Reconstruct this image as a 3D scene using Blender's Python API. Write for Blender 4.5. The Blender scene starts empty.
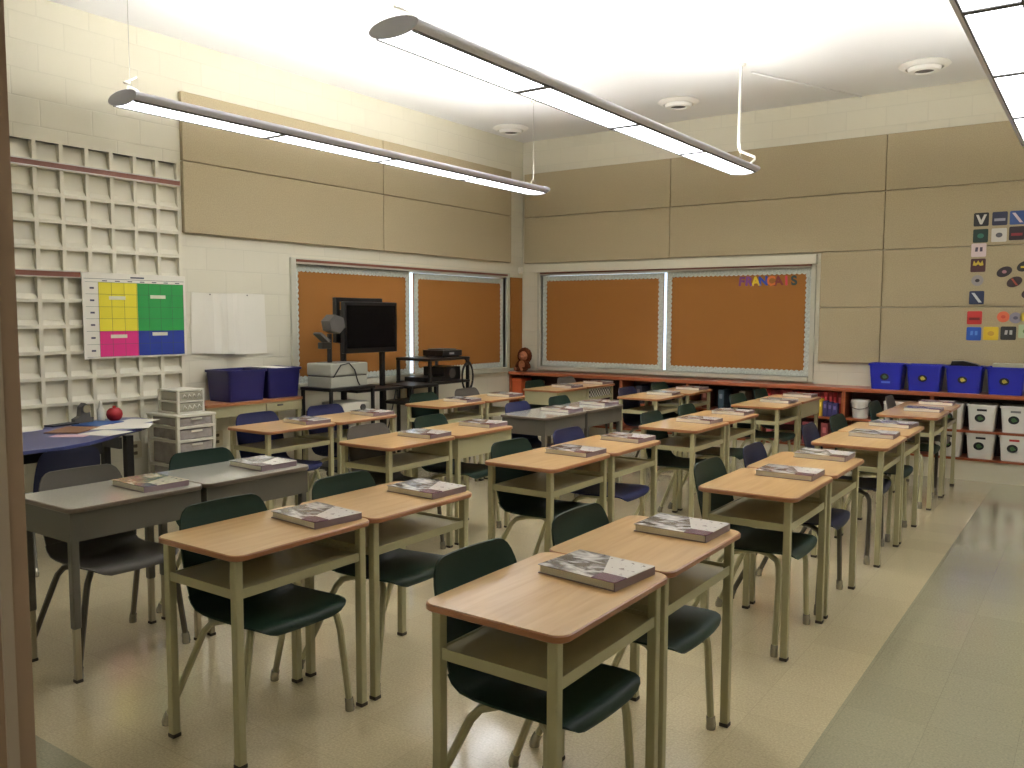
import bpy, bmesh, math, random
from mathutils import Vector, Matrix
random.seed(7)
R = math.radians
C = bpy.context.scene.collection
sc = bpy.context.scene

# ------------------------------------------------------------------ materials
def lin(c):
    c = c / 255.0
    return c / 12.92 if c <= 0.04045 else ((c + 0.055) / 1.055) ** 2.4
def rgb(r, g, b): return (lin(r), lin(g), lin(b), 1)

def mat(name, col, rough=.5, metal=0, spec=.5, noise=0, nscale=20, bump=0, bscale=80, coat=0, emit=0, ecol=None):
    m = bpy.data.materials.new(name); m.use_nodes = True
    nt = m.node_tree; b = nt.nodes['Principled BSDF']
    c = rgb(*col)
    b.inputs['Base Color'].default_value = c
    b.inputs['Roughness'].default_value = rough
    b.inputs['Metallic'].default_value = metal
    b.inputs['Specular IOR Level'].default_value = spec
    b.inputs['Coat Weight'].default_value = coat
    b.inputs['Coat Roughness'].default_value = .15
    if emit:
        b.inputs['Emission Color'].default_value = rgb(*(ecol or col)); b.inputs['Emission Strength'].default_value = emit
    tc = nt.nodes.new('ShaderNodeTexCoord')
    if noise:
        n = nt.nodes.new('ShaderNodeTexNoise'); n.inputs['Scale'].default_value = nscale; n.inputs['Detail'].default_value = 4
        nt.links.new(tc.outputs['Object'], n.inputs['Vector'])
        r = nt.nodes.new('ShaderNodeValToRGB')
        r.color_ramp.elements[0].position = .3; r.color_ramp.elements[1].position = .7
        r.color_ramp.elements[0].color = [x * (1 - noise) for x in c[:3]] + [1]
        r.color_ramp.elements[1].color = [min(1, x * (1 + noise)) for x in c[:3]] + [1]
        nt.links.new(n.outputs['Fac'], r.inputs['Fac']); nt.links.new(r.outputs['Color'], b.inputs['Base Color'])
    if bump:
        n2 = nt.nodes.new('ShaderNodeTexNoise'); n2.inputs['Scale'].default_value = bscale; n2.inputs['Detail'].default_value = 3
        nt.links.new(tc.outputs['Object'], n2.inputs['Vector'])
        bp = nt.nodes.new('ShaderNodeBump'); bp.inputs['Strength'].default_value = bump; bp.inputs['Distance'].default_value = .004
        nt.links.new(n2.outputs['Fac'], bp.inputs['Height']); nt.links.new(bp.outputs['Normal'], b.inputs['Normal'])
    return m

def block_mat(name, col, axes):
    m = mat(name, col, rough=.45, spec=.4); nt = m.node_tree; b = nt.nodes['Principled BSDF']
    g = nt.nodes.new('ShaderNodeNewGeometry'); s = nt.nodes.new('ShaderNodeSeparateXYZ'); cb = nt.nodes.new('ShaderNodeCombineXYZ')
    nt.links.new(g.outputs['Position'], s.inputs[0]); nt.links.new(s.outputs[axes], cb.inputs[0]); nt.links.new(s.outputs['Z'], cb.inputs[1])
    br = nt.nodes.new('ShaderNodeTexBrick'); br.inputs['Scale'].default_value = 1; br.inputs['Brick Width'].default_value = .4
    br.inputs['Row Height'].default_value = .2; br.inputs['Mortar Size'].default_value = .006; br.inputs['Mortar Smooth'].default_value = .6
    c = rgb(*col); br.inputs['Color1'].default_value = c; br.inputs['Color2'].default_value = [x * .97 for x in c[:3]] + [1]
    br.inputs['Mortar'].default_value = [x * .93 for x in c[:3]] + [1]
    nt.links.new(cb.outputs[0], br.inputs['Vector']); nt.links.new(br.outputs['Color'], b.inputs['Base Color'])
    bp = nt.nodes.new('ShaderNodeBump'); bp.invert = True; bp.inputs['Strength'].default_value = .35; bp.inputs['Distance'].default_value = .004
    nt.links.new(br.outputs['Fac'], bp.inputs['Height']); nt.links.new(bp.outputs['Normal'], b.inputs['Normal'])
    return m

def wood_mat(name, c1, c2, axis='Y', rough=.3, scale=1.0, coat=.3):
    m = mat(name, c1, rough=rough, coat=coat); nt = m.node_tree; b = nt.nodes['Principled BSDF']
    tc = nt.nodes['Texture Coordinate']; mp = nt.nodes.new('ShaderNodeMapping')
    mp.inputs['Scale'].default_value = {'X': (2, 28, 28), 'Y': (28, 2, 28)}[axis]
    oi = nt.nodes.new('ShaderNodeObjectInfo'); va = nt.nodes.new('ShaderNodeVectorMath'); va.operation = 'ADD'
    sc_ = nt.nodes.new('ShaderNodeVectorMath'); sc_.operation = 'SCALE'; sc_.inputs[3].default_value = 37
    nt.links.new(oi.outputs['Location'], sc_.inputs[0]); nt.links.new(tc.outputs['Object'], va.inputs[0]); nt.links.new(sc_.outputs[0], va.inputs[1])
    nt.links.new(va.outputs[0], mp.inputs['Vector'])
    n = nt.nodes.new('ShaderNodeTexNoise'); n.inputs['Scale'].default_value = scale; n.inputs['Detail'].default_value = 6; n.inputs['Distortion'].default_value = .6
    nt.links.new(mp.outputs[0], n.inputs['Vector'])
    r = nt.nodes.new('ShaderNodeValToRGB'); r.color_ramp.elements[0].position = .3; r.color_ramp.elements[1].position = .68
    r.color_ramp.elements[0].color = rgb(*c2); r.color_ramp.elements[1].color = rgb(*c1)
    nt.links.new(n.outputs['Fac'], r.inputs['Fac']); nt.links.new(r.outputs['Color'], b.inputs['Base Color'])
    return m

def floor_mat(name, col):
    m = mat(name, col, rough=.2, spec=.5, coat=1); nt = m.node_tree; b = nt.nodes['Principled BSDF']
    b.inputs['Coat Roughness'].default_value = .13; b.inputs['Coat IOR'].default_value = 1.6
    g = nt.nodes.new('ShaderNodeNewGeometry'); c = rgb(*col)
    n = nt.nodes.new('ShaderNodeTexNoise'); n.inputs['Scale'].default_value = 110; n.inputs['Detail'].default_value = 5; n.inputs['Roughness'].default_value = .7
    nt.links.new(g.outputs['Position'], n.inputs['Vector'])
    r = nt.nodes.new('ShaderNodeValToRGB'); r.color_ramp.elements[0].position = .32; r.color_ramp.elements[1].position = .68
    r.color_ramp.elements[0].color = [x * .8 for x in c[:3]] + [1]; r.color_ramp.elements[1].color = [x * 1.17 for x in c[:3]] + [1]
    nt.links.new(n.outputs['Fac'], r.inputs['Fac'])
    br = nt.nodes.new('ShaderNodeTexBrick'); br.offset = 0; br.inputs['Scale'].default_value = 1; br.inputs['Brick Width'].default_value = .305; br.inputs['Row Height'].default_value = .305
    br.inputs['Mortar Size'].default_value = .0012; br.inputs['Color1'].default_value = (1, 1, 1, 1); br.inputs['Color2'].default_value = (.93, .93, .93, 1); br.inputs['Mortar'].default_value = (.8, .8, .8, 1)
    nt.links.new(g.outputs['Position'], br.inputs['Vector'])
    mx = nt.nodes.new('ShaderNodeMix'); mx.data_type = 'RGBA'; mx.blend_type = 'MULTIPLY'; mx.inputs['Factor'].default_value = 1
    nt.links.new(r.outputs['Color'], mx.inputs['A']); nt.links.new(br.outputs['Color'], mx.inputs['B']); nt.links.new(mx.outputs['Result'], b.inputs['Base Color'])
    n3 = nt.nodes.new('ShaderNodeTexNoise'); n3.inputs['Scale'].default_value = 2.5; n3.inputs['Detail'].default_value = 3
    nt.links.new(g.outputs['Position'], n3.inputs['Vector'])
    bp = nt.nodes.new('ShaderNodeBump'); bp.inputs['Strength'].default_value = .06; bp.inputs['Distance'].default_value = .02
    nt.links.new(n3.outputs['Fac'], bp.inputs['Height']); nt.links.new(bp.outputs['Normal'], b.inputs['Normal'])
    return m

def cover_mat(name, cols, patch):
    """printed photo cover: blotchy dark/light picture with a pale title area and a purple corner"""
    m = mat(name, (150, 150, 150), rough=.22, coat=.5); nt = m.node_tree; b = nt.nodes['Principled BSDF']
    tc = nt.nodes['Texture Coordinate']
    v = nt.nodes.new('ShaderNodeTexNoise'); v.inputs['Scale'].default_value = 11; v.inputs['Detail'].default_value = 4; v.inputs['Distortion'].default_value = 1.2
    mp = nt.nodes.new('ShaderNodeMapping'); mp.inputs['Rotation'].default_value = (0, 0, .6); mp.inputs['Scale'].default_value = (.8, 1.5, 1)
    nt.links.new(tc.outputs['Object'], mp.inputs['Vector']); nt.links.new(mp.outputs[0], v.inputs['Vector'])
    r = nt.nodes.new('ShaderNodeValToRGB'); el = r.color_ramp.elements
    el[0].position = .36; el[0].color = rgb(*cols[0]); el[1].position = .66; el[1].color = rgb(*cols[3])
    e = el.new(.46); e.color = rgb(*cols[1]); e = el.new(.55); e.color = rgb(*cols[2])
    nt.links.new(v.outputs['Fac'], r.inputs['Fac'])
    s = nt.nodes.new('ShaderNodeSeparateXYZ'); nt.links.new(tc.outputs['Object'], s.inputs[0])
    def step(src, thr, gt=True):
        k = nt.nodes.new('ShaderNodeMath'); k.operation = 'GREATER_THAN' if gt else 'LESS_THAN'; k.inputs[1].default_value = thr
        nt.links.new(src, k.inputs[0]); return k.outputs[0]
    def mul(a, c_):
        k = nt.nodes.new('ShaderNodeMath'); k.operation = 'MULTIPLY'; nt.links.new(a, k.inputs[0]); nt.links.new(c_, k.inputs[1]); return k.outputs[0]
    def mix(f, a, colr):
        x = nt.nodes.new('ShaderNodeMix'); x.data_type = 'RGBA'; nt.links.new(f, x.inputs['Factor']); nt.links.new(a, x.inputs['A']); x.inputs['B'].default_value = rgb(*colr); return x.outputs['Result']
    wav = nt.nodes.new('ShaderNodeMath'); wav.operation = 'MULTIPLY_ADD'; wav.inputs[1].default_value = .5
    nt.links.new(s.outputs['Y'], wav.inputs[0]); nt.links.new(s.outputs['X'], wav.inputs[2])
    title = step(wav.outputs[0], .035)
    o = mix(title, r.outputs['Color'], patch[0])
    lines = nt.nodes.new('ShaderNodeTexNoise'); lines.inputs['Scale'].default_value = 40; nt.links.new(tc.outputs['Object'], lines.inputs['Vector'])
    o = mix(mul(title, step(lines.outputs['Fac'], .64)), o, patch[2])
    o = mix(mul(step(s.outputs['X'], .06), step(s.outputs['Y'], -.05, False)), o, patch[1])
    nt.links.new(o, b.inputs['Base Color'])
    return m

M = {}
M['wallx'] = block_mat('cream_block_left', (216, 211, 190), 'Y')
M['wally'] = block_mat('cream_block_back', (216, 211, 190), 'X')
M['paint'] = mat('cream_paint', (216, 211, 190), .5)
M['ceil'] = mat('ceiling_white', (232, 232, 230), .8, bump=.1, bscale=150)
M['floor'] = floor_mat('beige_tile', (208, 194, 158))
M['green_tile'] = floor_mat('green_tile', (168, 165, 138))
M['fabric'] = mat('taupe_fabric', (173, 160, 130), .95, spec=.15, noise=.1, nscale=90, bump=.4, bscale=350)
M['cork'] = mat('cork', (153, 104, 54), .95, spec=.1, noise=.12, nscale=130, bump=.3, bscale=200)
M['trimpaper'] = mat('silver_scalloped_paper', (196, 202, 192), .4, noise=.22, nscale=60)
M['frame'] = mat('window_frame_paint', (192, 190, 172), .4)
M['jamb'] = mat('brown_jamb_paint', (146, 122, 102), .4)
M['jamblight'] = mat('grey_weatherstrip', (160, 146, 132), .5)
M['strip'] = mat('brown_map_rail', (118, 66, 48), .4)
M['alu'] = mat('aluminium', (190, 185, 175), .35, .8)
M['oak'] = wood_mat('oak_laminate', (210, 174, 120), (195, 153, 98), 'Y', .28, 1.2)
M['edge'] = mat('brown_edge_band', (160, 108, 72), .3)
M['putty'] = mat('putty_beige_metal', (172, 166, 130), .38, spec=.4)
M['greytop'] = mat('grey_laminate', (184, 180, 168), .12, noise=.08, nscale=200, coat=.4)
M['greyedge'] = mat('grey_edge', (112, 98, 84), .35)
M['greymetal'] = mat('grey_metal', (96, 92, 82), .4)
M['greyleg'] = mat('pale_leg_insert', (170, 160, 135), .3, .5)
M['greenp'] = mat('dark_green_plastic', (26, 48, 38), .48, 0, .28, bump=.15, bscale=400)
M['navyp'] = mat('navy_plastic', (29, 33, 60), .48, 0, .28, bump=.15, bscale=400)
M['bluep'] = mat('blue_plastic', (38, 44, 86), .48, 0, .28, bump=.15, bscale=400)
M['greyp'] = mat('grey_plastic', (96, 92, 86), .48, 0, .28, bump=.15, bscale=400)
M['darkleg'] = mat('dark_grey_tube', (82, 76, 64), .35, .3)
M['glide'] = mat('chrome_glide', (178, 172, 155), .25, .7)
M['rubber'] = mat('dark_rubber', (58, 52, 42), .7)
M['cover'] = cover_mat('photo_cover', [(52, 46, 46), (112, 104, 100), (190, 188, 186), (236, 234, 230)], [(232, 228, 222), (112, 66, 92), (164, 156, 152)])
M['cover2'] = cover_mat('colour_cover', [(64, 48, 40), (70, 110, 92), (178, 150, 110), (224, 218, 200)], [(216, 206, 180), (92, 70, 96), (160, 120, 84)])
M['spine'] = mat('book_spine', (132, 114, 120), .35)
M['pages'] = mat('book_pages', (232, 226, 210), .8, noise=.12, nscale=300)
M['bluetop'] = mat('blue_table_laminate', (62, 68, 122), .3, noise=.06, nscale=200)
M['black'] = mat('black_metal', (20, 19, 18), .4)
M['blackp'] = mat('black_plastic', (16, 16, 17), .3)
M['screen'] = mat('tv_glass', (6, 6, 8), .25, 0, .15)
M['white'] = mat('white_plastic', (216, 212, 196), .35)
M['paper'] = mat('white_paper', (226, 222, 208), .8)
M['clear'] = mat('clear_drawer_plastic', (168, 164, 146), .2)
M['drawerstuff'] = mat('frosted_drawer', (172, 164, 158), .25, noise=.15, nscale=16)
M['navybin'] = mat('navy_bin', (36, 34, 92), .35)
M['bluebin'] = mat('royal_blue_bin', (34, 42, 164), .35)
M['whitebin'] = mat('white_bin', (228, 226, 218), .35)
M['emblem_dark'] = mat('emblem_black', (28, 28, 30), .5)
M['emblem_gold'] = mat('emblem_gold', (196, 180, 70), .5, noise=.3, nscale=60)
M['emblem_green'] = mat('emblem_green', (70, 110, 60), .5, noise=.3, nscale=60)
M['shelfwood'] = wood_mat('cherry_shelf', (170, 96, 62), (146, 76, 46), 'X', .3, 1.0)
M['shelfdark'] = mat('maroon_board', (58, 27, 24), .5)
M['lens'] = mat('lit_lens', (250, 250, 255), .4, emit=6.5, ecol=(246, 248, 255))
M['tube'] = mat('fluorescent_tube', (255, 255, 250), .4, emit=46, ecol=(255, 252, 248))
M['hall_fill_lens'] = mat('hall_fill_lens', (250, 250, 250), .4, emit=24, ecol=(255, 250, 240))  # glow for the added fill lamp in the hall
M['fixture'] = mat('silver_fixture', (212, 213, 226), .4, 0)
M['fixture_in'] = mat('white_reflector', (240, 240, 238), .5)
M['cable'] = mat('white_cable', (225, 222, 210), .4)
M['steel'] = mat('steel_wire', (170, 168, 160), .3, .8)
M['vent'] = mat('white_vent', (235, 233, 225), .4)
M['ventdark'] = mat('vent_slot', (90, 86, 80), .7)
M['opgrey'] = mat('projector_grey', (164, 164, 150), .45)
M['opdark'] = mat('projector_dark_grey', (84, 82, 78), .45)
M['plush'] = mat('brown_plush', (92, 46, 24), 1, spec=.1, noise=.3, nscale=60, bump=1, bscale=120)
M['plush2'] = mat('tan_plush', (164, 104, 72), 1, spec=.1, noise=.2, nscale=60, bump=1, bscale=120)
M['outlet'] = mat('ivory_outlet', (200, 190, 158), .4)
def col(r, g, b, rough=.5):
    k = 'c_%d_%d_%d' % (r, g, b)
    if k not in M: M[k] = mat(k, (r, g, b), rough)
    return M[k]
def glass_mat():
    m = bpy.data.materials.new('window_glass'); m.use_nodes = True; nt = m.node_tree
    for n in list(nt.nodes): nt.nodes.remove(n)
    o = nt.nodes.new('ShaderNodeOutputMaterial'); t = nt.nodes.new('ShaderNodeBsdfTransparent'); t.inputs[0].default_value = (.95, .98, 1, 1)
    g = nt.nodes.new('ShaderNodeBsdfGlossy'); g.inputs['Roughness'].default_value = .02
    x = nt.nodes.new('ShaderNodeMixShader'); x.inputs[0].default_value = .06
    nt.links.new(t.outputs[0], x.inputs[1]); nt.links.new(g.outputs[0], x.inputs[2]); nt.links.new(x.outputs[0], o.inputs[0]); return m
M['glass'] = glass_mat()
def check_mat():
    m = mat('black_white_weave', (230, 228, 220), .6); nt = m.node_tree; b = nt.nodes['Principled BSDF']
    ck = nt.nodes.new('ShaderNodeTexChecker'); ck.inputs['Scale'].default_value = 34; ck.inputs['Color1'].default_value = rgb(28, 28, 30); ck.inputs['Color2'].default_value = rgb(226, 224, 214)
    nt.links.new(nt.nodes['Texture Coordinate'].outputs['Object'], ck.inputs['Vector']); nt.links.new(ck.outputs['Color'], b.inputs['Base Color']); return m
M['check'] = check_mat()

# ------------------------------------------------------------------ geometry helpers
class MB:
    def __init__(s): s.bm = bmesh.new(); s.mats = []; s.cur = 0
    def use(s, m):
        if m not in s.mats: s.mats.append(m)
        s.cur = s.mats.index(m); return s
    def face(s, vs, smooth=False):
        try:
            f = s.bm.faces.new(vs); f.material_index = s.cur; f.smooth = smooth; return f
        except ValueError: return None
    def box(s, x0, x1, y0, y1, z0, z1, bev=0, seg=2, taper=None):
        p = [(x0, y0, z0), (x1, y0, z0), (x1, y1, z0), (x0, y1, z0), (x0, y0, z1), (x1, y0, z1), (x1, y1, z1), (x0, y1, z1)]
        if taper:
            cx, cy = (x0 + x1) / 2, (y0 + y1) / 2
            p = [((cx + (a - cx) * taper, cy + (b_ - cy) * taper, c) if i < 4 else (a, b_, c)) for i, (a, b_, c) in enumerate(p)]
        v = [s.bm.verts.new(q) for q in p]
        fs = [s.face([v[i] for i in q]) for q in ((3, 2, 1, 0), (4, 5, 6, 7), (0, 1, 5, 4), (1, 2, 6, 5), (2, 3, 7, 6), (3, 0, 4, 7))]
        if bev:
            es = list({e for f in fs for e in f.edges})
            r = bmesh.ops.bevel(s.bm, geom=es, offset=bev, segments=seg, affect='EDGES', profile=.5)
            for f in r['faces']: f.material_index = s.cur; f.smooth = True
        return s
    def prism(s, poly, a, b, axis='z', bev=0):
        def P(u, v, w): return {'z': (u, v, w), 'x': (w, u, v), 'y': (u, w, v)}[axis]
        lo = [s.bm.verts.new(P(u, v, a)) for u, v in poly]; hi = [s.bm.verts.new(P(u, v, b)) for u, v in poly]
        n = len(poly); fs = [s.face(hi), s.face(lo[::-1])]
        for i in range(n): fs.append(s.face([lo[i], lo[(i + 1) % n], hi[(i + 1) % n], hi[i]]))
        if bev:
            es = list(set(fs[0].edges) | set(fs[1].edges))
            r = bmesh.ops.bevel(s.bm, geom=es, offset=bev, segments=2, affect='EDGES', profile=.5)
            for f in r['faces']: f.material_index = s.cur
        return s
    def tube(s, pts, r, seg=8, square=False, cap=True):
        pts = [Vector(p) for p in pts]; n = len(pts); rs = r if isinstance(r, (list, tuple)) else [r] * n
        if square: seg = 4
        rings = []; up = None
        for i in range(n):
            t = (pts[min(i + 1, n - 1)] - pts[max(i - 1, 0)]).normalized()
            if up is None:
                up = Vector((1, 0, 0)) if abs(t.x) < .8 else Vector((0, 1, 0))
            up = (up - t * up.dot(t)).normalized(); w = t.cross(up)
            off = math.pi / 4 if square else 0
            rr = rs[i] * (math.sqrt(2) if square else 1)
            rings.append([s.bm.verts.new(pts[i] + up * math.cos(2 * math.pi * k / seg + off) * rr + w * math.sin(2 * math.pi * k / seg + off) * rr) for k in range(seg)])
        for i in range(n - 1):
            for k in range(seg): s.face([rings[i][k], rings[i][(k + 1) % seg], rings[i + 1][(k + 1) % seg], rings[i + 1][k]], not square)
        if cap: s.face(rings[0][::-1]); s.face(rings[-1])
        return s
    def lathe(s, prof, c=(0, 0, 0), seg=24):
        rings = []
        for r_, z in prof:
            rings.append([s.bm.verts.new((c[0] + r_ * math.cos(2 * math.pi * k / seg), c[1] + r_ * math.sin(2 * math.pi * k / seg), c[2] + z)) for k in range(seg)])
        for i in range(len(prof) - 1):
            for k in range(seg): s.face([rings[i][k], rings[i][(k + 1) % seg], rings[i + 1][(k + 1) % seg], rings[i + 1][k]], True)
        s.face(rings[0][::-1]); s.face(rings[-1]); return s
    def ell(s, c, rad, rot=None, seg=16):
        mt = Matrix.Translation(c) @ (rot or Matrix()) @ Matrix.Diagonal((*rad, 1))
        r = bmesh.ops.create_uvsphere(s.bm, u_segments=seg, v_segments=seg // 2 + 2, radius=1, matrix=mt)
        for v in r['verts']:
            for f in v.link_faces: f.material_index = s.cur; f.smooth = True
        return s
    def build(s, name, m=None, parent=None, loc=None):
        me = bpy.data.meshes.new(name)
        bmesh.ops.recalc_face_normals(s.bm, faces=s.bm.faces)
        for e in s.bm.edges:
            if len(e.link_faces) == 2 and e.calc_face_angle(0) > .7: e.smooth = False
        s.bm.to_mesh(me); s.bm.free()
        for q in (s.mats if s.mats else [m]): me.materials.append(q)
        o = bpy.data.objects.new(name, me); C.objects.link(o)
        if parent: o.parent = parent
        if loc: o.location = loc
        return o

def rrect(x0, x1, y0, y1, r, n=5):
    out = []
    for cx, cy, a in ((x1 - r, y1 - r, 0), (x0 + r, y1 - r, 90), (x0 + r, y0 + r, 180), (x1 - r, y0 + r, 270)):
        for i in range(n + 1):
            t = R(a + 90 * i / n); out.append((cx + r * math.cos(t), cy + r * math.sin(t)))
    return out
def circ(cx, cy, rx, ry=None, n=24):
    ry = ry or rx
    return [(cx + rx * math.cos(2 * math.pi * k / n), cy + ry * math.sin(2 * math.pi * k / n)) for k in range(n)]

def tag(o, label=None, cat=None, group=None, kind=None):
    if label: o['label'] = label
    if cat: o['category'] = cat
    if group: o['group'] = group
    if kind: o['kind'] = kind
    return o
def thing(name, label, cat, loc=(0, 0, 0), rz=0, group=None):
    o = bpy.data.objects.new(name, None); o.empty_display_size = .05; C.objects.link(o); o.location = loc; o.rotation_euler = (0, 0, rz)
    return tag(o, label, cat, group)
def struct(o, label=None, cat=None): return tag(o, label, cat, None, 'structure')
def copy_tree(o, parent=None):
    c = o.copy(); C.objects.link(c)
    if parent: c.parent = parent
    for ch in list(kids.get(o, [])): copy_tree(ch, c)
    return c
kids = {}
def index_kids(o):
    kids[o] = list(o.children)
    for c in o.children: index_kids(c)

# ------------------------------------------------------------------ room shell
HC = 3.942; XR = 7.5; YF = -9.28; YB = -11.3
o = MB().use(M['floor']).box(-.2, 5.78, -8.16, .2, -.1, 0).build('floor', M['floor']); struct(o, 'beige speckled waxed tile floor', 'floor')
b = MB().use(M['green_tile']).box(5.78, XR + .2, -8.16, .2, -.1, 0); b.box(-.2, XR + .2, YB - .2, -8.16, -.1, 0)
struct(b.build('floor_border', None, o))
o = MB().box(-.2, XR + .2, YB - .2, .2, HC, HC + .1).build('ceiling', M['ceil']); struct(o, 'white painted ceiling', 'ceiling')

LW = (-4.0, -.40, .92, 2.11)      # opening in the left wall  (y0,y1,z0,z1)
BW = (.31, 3.89, .93, 2.15)       # opening in the back wall  (x0,x1,z0,z1)
YA, YA1 = -9.24, -5.24            # acoustic block area
b = MB()
b.box(-.2, 0, YB, YA, 0, HC); b.box(-.2, 0, YA, YA1, 2.895, HC); b.box(-.2, 0, YA, YA1, 0, .495)
b.box(-.2, 0, YA1, LW[0], 0, HC); b.box(-.2, 0, LW[1], 0, 0, HC)
b.box(-.2, 0, LW[0], LW[1], 0, LW[2]); b.box(-.2, 0, LW[0], LW[1], LW[3], HC)
wl = struct(b.build('wall_left', M['wallx']), 'cream painted block wall on the left', 'wall')
# sound-absorbing blocks: recessed cells with sloping sills
b = MB(); n = 20
for i in range(n):
    ya = YA1 - .2 * (i + 1)
    for k in range(12):
        zt = 2.895 - .2 * k; zb = zt - .2
        y0, y1, z0, z1 = ya, ya + .2, zb, zt
        iy0, iy1, iz0, iz1 = ya + .0, ya + .17, zb + .025, zt
        d = -.054
        V = [b.bm.verts.new(p) for p in ((0, y0, z0), (0, y1, z0), (0, y1, z1), (0, y0, z1), (0, iy0, iz0), (0, iy1, iz0), (0, iy1, iz1), (0, iy0, iz1),
                                         (-.032, iy0, iz0 + .04), (-.032, iy1, iz0 + .04), (d, iy1, iz1), (d, iy0, iz1))]
        for q in ((0, 1, 5, 4), (1, 2, 6, 5), (4, 5, 9, 8), (5, 6, 10, 9), (6, 7, 11, 10), (7, 4, 8, 11), (8, 9, 10, 11)):
            b.face([V[j] for j in q])
bmesh.ops.remove_doubles(b.bm, verts=b.bm.verts, dist=.0005)
struct(b.build('sound_block_recesses', M['paint'], wl))
b = MB(); b.box(-.2, BW[0], 0, .2, 0, HC); b.box(BW[1], XR + .2, 0, .2, 0, HC); b.box(BW[0], BW[1], 0, .2, 0, BW[2]); b.box(BW[0], BW[1], 0, .2, BW[3], HC)
struct(b.build('wall_back', M['wally']), 'cream painted block wall at the back', 'wall')
struct(MB().box(XR, XR + .2, YB, 0, 0, HC).build('wall_right', M['paint']), 'cream wall on the right', 'wall')
DX0, DX1 = 5.722, 7.0
b = MB(); b.box(0, DX0 - .05, YF - .15, YF, 0, HC); b.box(DX1 + .05, XR, YF - .15, YF, 0, HC); b.box(DX0 - .05, DX1 + .05, YF - .15, YF, 2.2, HC)
struct(b.build('wall_front', M['paint']), 'cream wall with the doorway', 'wall')
struct(MB().box(0, XR, YB - .2, YB, 0, HC).build('wall_hall', M['paint']), 'hall wall outside the doorway', 'wall')
dj = MB()
dj.box(DX0 - .055, DX0, YF - .155, YF + .012, 0, 2.2); dj.box(DX1, DX1 + .055, YF - .155, YF + .012, 0, 2.2); dj.box(DX0 - .055, DX1 + .055, YF - .155, YF + .012, 2.15, 2.205)
dj = struct(dj.build('door_1', M['jamb']), 'brown steel door frame around the doorway at the left edge', 'door frame')
struct(MB().box(DX0, DX0 + .003, YF - .016, YF - .005, 0, 2.15).build('weatherstrip', M['jamblight'], dj))

hl = thing('added_hall_fill', 'added unseen fill light on the hall ceiling, brightening the door frame', 'light', (6.3, -10.3, HC))  # unseen lamp added behind the camera to brighten the door jamb
MB().box(-.62, .62, -.16, .16, -.07, -.0005, .01).build('housing', M['fixture'], hl)
MB().box(-.58, .58, -.13, .13, -.078, -.0701, .002).build('lens', M['hall_fill_lens'], hl)

# windows: frame, glass
def window_left():
    y0, y1, z0, z1 = LW; f = MB()
    f.box(-.12, .03, y0 - .06, y0, z0 - .06, z1 + .06, .004); f.box(-.12, .03, y1, y1 + .06, z0 - .06, z1 + .06, .004)
    f.box(-.12, .03, y0, y1, z1, z1 + .06, .004); f.box(-.12, .05, y0, y1, z0 - .06, z0, .004)
    f = struct(f.build('window_1', M['frame']), 'long window in the left wall covered by cork boards', 'window')
    struct(MB().box(.03, .036, y0, y1, z1 + .02, z1 + .045).build('head_strip', M['strip'], f))
    struct(MB().box(-.15, -.144, y0, y1, z0, z1).build('window_pane', M['glass'], f))
def window_back():
    x0, x1, z0, z1 = BW; f = MB()
    f.box(x0 - .05, x0, -.03, .12, z0 - .05, z1 + .02, .004); f.box(x1, x1 + .05, -.03, .12, z0 - .05, z1 + .02, .004)
    f.box(x0, x1, -.03, .12, z1, z1 + .02, .004); f.box(x0, x1, -.05, .12, z0 - .05, z0, .004)
    f = struct(f.build('window_2', M['frame']), 'long window in the back wall covered by cork boards', 'window')
    struct(MB().box(x0 - .05, x1 + .06, -.07, 0, z1 + .035, z1 + .14, .004).build('head_box', M['paint'], f))
    struct(MB().box(x0, x1, -.045, 0, z1 + .018, z1 + .035).build('head_strip', M['strip'], f))
    struct(MB().box(x0, x1, .144, .15, z0, z1).build('window_pane', M['glass'], f))
window_left(); window_back()

def scallop_border(a0, a1, z0, z1, w=.07):
    """outer-straight, inner-scalloped paper strips around a board, as (polys) in the board plane"""
    def wave(L):
        n = max(3, int(L / .055)); pts = []
        for i in range(n * 4 + 1):
            t = i / (n * 4); pts.append((t * L, w - .014 + .014 * abs(math.sin(math.pi * t * n))))
        return pts
    H = wave(a1 - a0); V = wave(z1 - z0)
    return [[(a0, z1), (a1, z1)] + [(a1 - u, z1 - v) for u, v in H], [(a1, z0), (a0, z0)] + [(a0 + u, z0 + v) for u, v in H],
            [(a0, z0), (a0, z1)] + [(a0 + v, z1 - u) for u, v in V], [(a1, z1), (a1, z0)] + [(a1 - v, z0 + u) for u, v in V]]
def board_left(y0, y1, z0, z1, label):
    t = thing('cork_board', label, 'cork board', (-.03, (y0 + y1) / 2, z0), 0, 'cork boards over the windows')
    h = (y1 - y0) / 2
    MB().box(-.02, 0, -h, h, 0, z1 - z0).build('panel', M['cork'], t)
    m = MB()
    for i, p in enumerate(scallop_border(-h, h, 0, z1 - z0)): m.prism(p, .001 + .0006 * (i > 1), .004 + .0006 * (i > 1), 'x')
    m.build('border', M['trimpaper'], t)
def board_back(x0, x1, z0, z1, label):
    t = thing('cork_board', label, 'cork board', ((x0 + x1) / 2, .03, z0), 0, 'cork boards over the windows')
    h = (x1 - x0) / 2
    MB().box(-h, h, 0, .02, 0, z1 - z0).build('panel', M['cork'], t)
    m = MB()
    for i, p in enumerate(scallop_border(-h, h, 0, z1 - z0)): m.prism(p, -.004 - .0006 * (i > 1), -.001 - .0006 * (i > 1), 'y')
    m.build('border', M['trimpaper'], t)
board_left(-3.995, -2.28, .922, 2.105, 'cork board with silver scalloped border behind the black television')
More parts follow.
